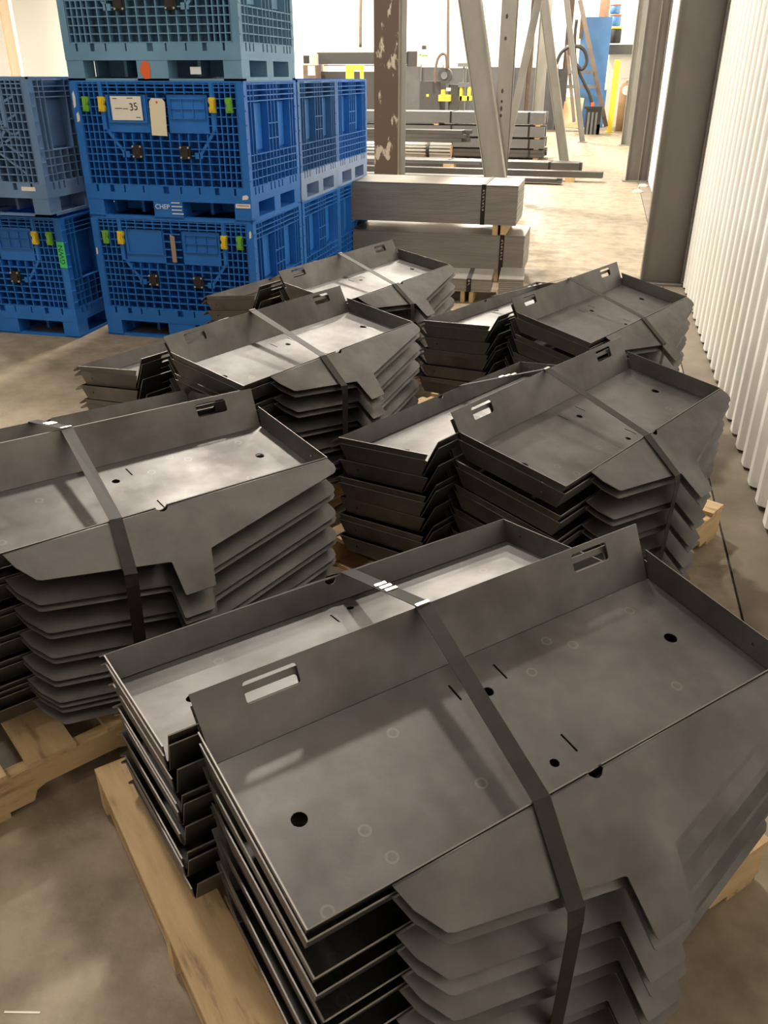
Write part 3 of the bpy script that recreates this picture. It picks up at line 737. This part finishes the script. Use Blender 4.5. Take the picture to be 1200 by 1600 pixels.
tiers = [(250, 240, 'bar', 'dark bar bundle at the bottom of the far rack, under the grey channels'), (240, 229, 'bar', 'dark bar bundle second from the bottom of the far rack'),
         (227, 213, 'bargrey', 'grey channel bundle in the middle of the far rack'), (210, 194, 'bargrey', 'grey channel bundle second from the top of the far rack'), (190, 173, 'bargrey', 'grey channel bundle on top of the far rack')]
zprev = 0
for k, (pb, pt, m_, lb) in enumerate(tiers):
    z0, z1 = max(zat(pb, YR), .05), zat(pt, YR)
    ny = 5
    bars('channel_bundle', -7.6, xr + (-.05 if k == 0 else .0) - .02*k, YR, z0, ny, 1 if m_ == 'bargrey' else 2, .17, (z1-z0)/(1 if m_ == 'bargrey' else 2), m_, lb, straps=(.32, 2.0, 3.6), jag=.03)
    for bi, bx in enumerate((xr-.2, xr-2.4, xr-5.6)):
        block((bx, YR, zprev), f'{["right","middle","left"][bi]} timber bearer {["on the floor below","directly above","two above","third above","fourth above"][k]} the lowest far rack bundle', (.1, .8, z0-zprev-.002))
    zprev = z1 + .001
# flat bars and bright round bundle before the rack
z0 = zat(221, 18.6)
bars('flat_bar_bundle', -7.2, at(727, 212, 18.6).x, 18.6, z0, 4, 3, .10, .075, 'bar', 'dark flat bars fanned out above the bright round bundle', rz=math.radians(-1.5), jag=.12)
for bi, bx in enumerate((-3.6, -6.6)):
    block((bx, 18.7, 0), f'{["right","left"][bi]} timber trestle under the fanned dark flat bars', (.12, .5, z0-.004))
xb = at(704, 236, 17.6).x; zb0, zb1 = max(.06, zat(247, 17.6)), zat(223, 17.6)
t = thing('round_bar_bundle', 'bright silver round bundle with brown end and black straps', 'steel bundle', (xb, 17.6, zb0), 0, 'bundles of long steel stock')
rr = (zb1-zb0)/2
for ring, nn_ in ((0, 1), (1, 6), (2, 12)):
    for k in range(nn_):
        aa = 2*PI*k/nn_; rad = ring*rr*.4
        MB().tube([(-4.6, rad*math.cos(aa), rr+rad*math.sin(aa)), (0, rad*math.cos(aa), rr+rad*math.sin(aa))], rr*.2, 8).build('bar', 'barlight', t)
MB().tube([(-.006,0,rr),(.004,0,rr)], rr*.93, 14).build('end_cap', 'brick', t)
for sx in (.45, 2.6): MB().tube([(-sx-.03,0,rr),(-sx+.03,0,rr)], rr*1.03, 14).build('band', 'strap', t)
for bi, bx in enumerate((xb-.5, xb-3.6)): block((bx, 17.6, 0), f'{["right","left"][bi]} timber block under the bright round bundle', (.12, .4, zb0-.003))
# long tubes on the floor
pA = onz(905, 280); xa = pA.x
bars('tube_bundle', -7.4, at(906, 268, 16.6).x, 16.6, .09, 3, 1, .15, .15, 'bar', 'long dark box tubes lying on blocks, upper row by the braces', rz=math.radians(-2.2), straps=(.55, 2.4), jag=.04)
bars('tube_bundle', -6.0, at(940, 284, 15.7).x, 15.75, .07, 2, 1, .10, .10, 'bar', 'longest dark tube pair reaching farthest right along the floor', rz=math.radians(-1.0), jag=.03)
bars('flat_bar_bundle', -5.4, at(872, 288, 15.3).x, 15.25, .03, 3, 2, .09, .035, 'bar', 'short stack of dark flat bars on the floor before the tubes', rz=math.radians(-1), jag=.06)
bars('flat_bar_bundle', -6.8, at(745, 258, 15.9).x, 16.15, .20, 3, 2, .05, .03, 'bargrey', 'thin pale flat bars ending beside the nearest raking brace', rz=math.radians(-1.5), jag=.05)
xt1, xt2, xt3 = at(906, 268, 16.6).x, at(940, 284, 15.7).x, at(745, 258, 15.9).x
block((xt2-.55, 15.76, 0), 'timber block under the right end of the longest tubes', (.16, .24, .069))
block((xt2-4.5, 15.83, 0), 'timber block under the left part of the longest tubes', (.16, .24, .069))
block((xt1-1.3, 16.65, 0), 'timber block under the box tubes near the nearest brace', (.2, .5, .088))
block((xt1-5.6, 16.81, 0), 'timber block at the left under the long box tubes', (.2, .5, .088))
block((xt3-.55, 16.165, 0), 'timber block under the right end of the thin pale flat bars', (.2, .22, .198))
block((xt3-3.6, 16.245, 0), 'timber block under the left part of the thin pale flat bars', (.2, .22, .198))

# ------------------------------------------------------------------ machines at the far end
YM = 30.0
def boxpx(mb, Y, x0, x1, y0, y1, dep, ref):
    """box whose near face spans the pixel rectangle at depth Y, in coordinates about ref"""
    a, b = at(x0, (y0+y1)/2, Y), at(x1, (y0+y1)/2, Y); zt, zb = at((x0+x1)/2, y0, Y).z, (0.0 if y1 >= 184 else at((x0+x1)/2, y1, Y).z)
    return mb.box(a.x-ref[0], b.x-ref[0], Y-ref[1], Y+dep-ref[1], zb-ref[2], zt-ref[2])
def ref_at(px, Y): return (at(px, 115, Y).x, Y, 0)
def machine(name, label, cat, Y, pxc, parts):
    r = ref_at(pxc, Y); t = thing(name, label, cat, r)
    for nm, m, rects, dep in parts:
        mb = MB()
        for dY, (x0, x1, y0, y1) in rects: boxpx(mb, Y+dY, x0, x1, y0, y1, dep, r)
        mb.build(nm, m, t)
    return t, r
# press brake far left
machine('press_brake', 'long black press machine with cream end housing behind the crates', 'machine', 34.0, 570, [
    ('bed', 'machine', [(0, (497, 645, 112, 190))], 1.2), ('ram_beam', 'machine', [(-.2, (494, 634, 82, 100))], .6), ('top_rail', 'cream', [(-.25, (494, 634, 76, 81))], .6),
    ('guide_rail', 'bargrey', [(-.3, (505, 632, 101, 103))], .3), ('side_frame', 'cream', [(-.1, (494, 498, 82, 190))], 1.2), ('side_frame', 'machine', [(-.1, (634, 650, 80, 190))], 1.2),
    ('control_housing', 'cream', [(-.3, (650, 673, 80, 190))], 1.0), ('control_head', 'machine', [(-.35, (658, 664, 71, 77))], .2)])
pb = bpy.data.objects['press_brake']; rp = ref_at(570, 34.0)
for x0, x1, y0, y1 in ((654, 657, 84, 87), (658, 667, 86, 88)):
    mb = MB(); boxpx(mb, 33.69, x0, x1, y0, y1, .01, rp); mb.build('print_mark', 'green', pb)
machine('control_console', 'pale standing console with dark screen left of the press machine', 'machine', 33.0, 480, [
    ('cabinet', 'cream', [(0, (463, 488, 84, 190))], .8), ('screen', 'black', [(-.03, (473, 482, 87, 99))], .02), ('drawer_stack', 'brown', [(-.05, (474, 494, 102, 190))], .6), ('hood', 'cream', [(-.06, (480, 491, 103, 118))], .02)])
machine('safety_gate', 'bright yellow machine frame standing behind the rear crates', 'machine', 26.0, 553, [
    ('upright', 'myellow', [(0, (540, 551, 102, 215))], .12), ('upright', 'myellow', [(0, (562, 566, 106, 215))], .12), ('head_plate', 'myellow', [(-.02, (540, 566, 102, 109))], .14)])
# dark screens
scr = thing('welding_screen', 'row of dark welding screens across the far end of the hall', 'screen', ref_at(745, 31.0)); rf = ref_at(745, 31.0)
xs = [628, 656, 690, 726, 762, 800, 836, 868, 884]
for k in range(len(xs)-1):
    mb = MB(); boxpx(mb, 31.0 + .03*(k % 2), xs[k]+.6, xs[k+1]-.6, 104 + (k*5) % 4, 186, .05, rf); mb.build('screen_panel', 'machine2', scr)
    mb = MB(); boxpx(mb, 30.95, xs[k]-.7, xs[k]+.7, 101, 190, .06, rf); mb.build('post', 'bargrey', scr)
# band saw
sw, r = machine('band_saw', 'dark cutting saw with yellow guards on the far side of the rack', 'machine', 25.0, 680, [
    ('left_body', 'machine', [(0, (655, 686, 127, 200))], .9), ('right_body', 'machine', [(.1, (699, 716, 132, 200))], .8), ('yellow_guard', 'myellow', [(-.1, (684, 702, 148, 158)), (-.1, (688, 692, 140, 148))], .3),
    ('yellow_frame', 'myellow', [(-.05, (717, 734, 150, 157)), (-.05, (717, 721, 134, 157)), (-.05, (729, 732, 136, 157))], .3), ('grey_plate', 'bargrey', [(-.1, (715, 731, 129, 136))], .4), ('rating_plate', 'paper', [(-.02, (696, 703, 137, 142))], .02),
    ('warning_label', 'yellow', [(-.01, (665, 669, 147, 151))], .02)])
c = at(694, 118, 24.9); c = Vector((c.x-r[0], -.1, c.z))
MB().tube([c+Vector((0,-.08,0)), c+Vector((0,.16,0))], [.19,.19], 18).build('wheel', 'machine', sw)
MB().tube([c+Vector((0,-.12,0)), c+Vector((0,-.08,0))], [.09,.09], 12).build('hub', 'bargrey', sw)
def cable(name, pts, r, m, label, cat='hose'):
    p0 = Vector(pts[0]); mb = MB()
    P = [Vector(p)-p0 for p in pts]; out = []
    for i in range(len(P)-1):
        q0, q1, q2, q3 = P[max(i-1,0)], P[i], P[i+1], P[min(i+2, len(P)-1)]
        for k in range(5):
            t = k/5; out.append(.5*((2*q1)+(q2-q0)*t+(2*q0-5*q1+4*q2-q3)*t*t+(3*q1-q0-3*q2+q3)*t**3))
    out.append(P[-1])
    o = mb.tube(out, r, 8).build(name, m); o.location = p0; return tag(o, label, cat)
cable('hose', [at(679, 130, 24.8), at(679, 112, 24.8), at(683, 92, 24.8), at(690, 84, 24.8), at(696, 88, 24.8), at(697, 108, 24.8)], .035, 'brown', 'brown hose arching over the cutting saw')
cable('drop_pipe', [at(699, 110, 27.0), at(699, 40, 27.0), at(700, -60, 27.0)], .04, 'brown', 'thin brown pipe dropping from the ceiling to the saw', 'pipe')
cable('drop_pipe', [at(562, 74, 36.0), at(562, 20, 36.0), at(563, -60, 36.0)], .06, 'brown', 'thin pale brown pipe against the bright wall above the press', 'pipe')
machine('tool_stand', 'small grey tool stand in front of the dark screens', 'stand', 28.0, 722, [('pole', 'bargrey', [(0, (721, 723, 104, 188))], .08), ('table', 'bargrey', [(-.1, (714, 731, 98, 104))], .3)])
# far right corner
bm_, r = machine('blue_machine', 'tall blue machine panel at the far end near the wall columns', 'machine', 33.0, 925, [
    ('front_panel', 'mblue', [(0, (903, 949, 26, 155))], .5), ('lower_body', 'mblue', [(-.1, (900, 944, 140, 192))], .6), ('pipe_frame', 'brown', [(-.12, (905, 910, 20, 60))], .1)])
lad = thing('step_ladder', 'leaning grey ladder frame before the blue machine', 'ladder', ref_at(915, 29.5))
rl = ref_at(915, 29.5)
def P_(px, py, Y, r): v = at(px, py, Y); return Vector((v.x-r[0], v.y-r[1], max(.02, v.z)))
MB().bar(P_(896, 190, 29.5, rl), P_(885, 70, 29.9, rl), .10, .08, up=(0,1,0)).build('rail', 'brown', lad)
MB().bar(P_(946, 197, 29.5, rl), P_(905, 0, 30.2, rl), .13, .10, up=(0,1,0)).build('rail', 'brown', lad)
for py, xa_, xb_ in ((135, 884, 932), (112, 888, 926), (72, 884, 912)):
    MB().bar(P_(xa_, py, 29.7, rl), P_(xb_, py, 29.7, rl), .10, .06, up=(0,1,0)).build('rung', 'bargrey', lad)
cable('hose', [at(868, 100, 29.2), at(876, 82, 29.2), at(892, 72, 29.2), at(910, 76, 29.2), at(916, 95, 29.2), at(908, 108, 29.2), at(899, 100, 29.2)], .05, 'black', 'black hose coil hung on the ladder frame')
cable('hose', [at(900, 30, 29.4), at(897, 60, 29.4), at(899, 100, 29.3), at(912, 130, 29.3), at(921, 150, 29.3), at(926, 178, 29.3)], .045, 'black', 'black hose hanging down in front of the blue machine')
tag(MB().bar(P_(889, 199, 30.2, ref_at(885, 30.0)), P_(897, 152, 31.2, ref_at(885, 30.0)), .62, .02, up=(0,1,.3)).build('plywood_sheet', 'plywood'), 'tan plywood sheet leaning near the third raking brace', 'sheet').location = ref_at(885, 30.0)
bin_, r = machine('tool_bin', 'black slotted bin on the floor before the blue machine', 'bin', 28.8, 926, [('body', 'black', [(0, (914, 938, 170, 194))], .55), ('rim', 'black', [(-.03, (912, 940, 166, 170))], .6), ('foot', 'black', [(0, (916, 920, 194, 199)), (0, (932, 936, 194, 199))], .3)])
for k, px in enumerate((919, 925, 931)):
    mb = MB(); boxpx(mb, 28.77, px-1.6, px+1.6, 175, 185, .03, r); mb.build('slot', 'bargrey', bin_)
mb = MB(); boxpx(mb, 29.0, 922, 927, 160, 167, .15, r); tag(mb.build('orange_bottle', 'orange'), 'small orange bottle standing on the black bin', 'bottle').location = r
# gas cylinder with valve and white label
pg = onz(970, 204); t = thing('gas_cylinder', 'brown gas cylinder with white label beside the yellow post', 'cylinder', (pg.x, pg.y, 0))
zt = at(970, 128, pg.y).z; rg_ = (at(980, 160, pg.y).x - at(959, 160, pg.y).x)/2
MB().tube([(0,0,.0),(0,0,zt*.9),(0,0,zt*.97),(0,0,zt)], [rg_,rg_,rg_*.7,rg_*.25], 18).build('body', 'cylinder', t)
MB().tube([(0,0,zt),(0,0,zt+.12)], .05, 10).build('valve', 'bolt', t)
MB().bar((-.2,0,zt+.1), (.2,0,zt+.1), .04, .04).build('valve_bar', 'bolt', t)
MB().tube([(0,-rg_*.35,zt*.84),(0,-rg_-.005,zt*.84)], .14, 14).build('label', 'paper', t)
py_ = onz(951, 206); zt = at(951, 95, py_.y).z
tag(MB().box(-.09,.09,-.09,.09,0,zt).box(-.075,.075,-.075,.075,zt,zt+.04).box(-.14,.14,-.14,.14,0,.02).build('guard_post', 'myellow'), 'yellow guard post left of the gas cylinder', 'post').location = (py_.x, py_.y, 0)
# white low wall, shelf beam and drums
mb = MB(); r = ref_at(966, 35.0); t = thing('storage_rack', 'grey shelf on a pale block wall carrying banded drums', 'shelf', r)
for nm, m_, (x0, x1, y0, y1), dep, dY in (('block_wall', 'cream', (945, 990, 84, 196), .4, 0), ('shelf_beam', 'bar', (947, 990, 69, 84), 1.0, -.3), ('brick_pier', 'brick', (938, 953, -40, 26), .5, .2)):
    mb = MB(); boxpx(mb, 35.0+dY, x0, x1, y0, y1, dep, r); mb.build(nm, m_, t)
for nm, yb, yt, lab, m_ in (('drum', 67, 44, 'black drum lying low on the grey shelf', 'black'), ('drum', 40, 24, 'navy drum with orange band above the black drum', 'mblue'), ('drum', 21, 8, 'blue topped drum highest on the shelf stack', 'mblue')):
    a, b = at(951, yb, 34.8), at(968, yb, 34.8); zt = at(960, yt, 34.8).z; rr = (b.x-a.x)/2
    d = thing(nm, lab, 'drum', ((a.x+b.x)/2, 34.8+rr*.2, a.z), 0, 'drums on the far shelf')
    h = zt-a.z
    MB().tube([(0,0,0),(0,0,h*.08),(0,0,h*.92),(0,0,h)], [rr*.9,rr,rr,rr*.9], 16).build('shell', m_, d)
    MB().tube([(0,0,h*.97),(0,0,h*1.12)], rr*1.03, 16).build('band', 'orange' if m_ != 'black' else 'myellow', d)
# scraps on the floor by the second wall column
for px, py, lab in ((1003, 291, 'white paper scrap on the floor by the second wall column'), (995, 300, 'smaller white scrap left of the paper by the wall')):
    p = onz(px, py)
    tag(MB().prism([(-.07,0),(.05,0),(.08,.02),(.03,.04),(-.05,.03)], -.05, .05).build('paper_scrap', 'paper'), lab, 'scrap').location = p
p = onz(34, 1586)
ck = MB().bar((-.035, -.004, .0006), (.035, .012, .0006), .004, .0008).build('chalk_line', 'paper'); ck.location = p
tag(ck, 'short white chalk line on the concrete at the bottom left', 'mark')
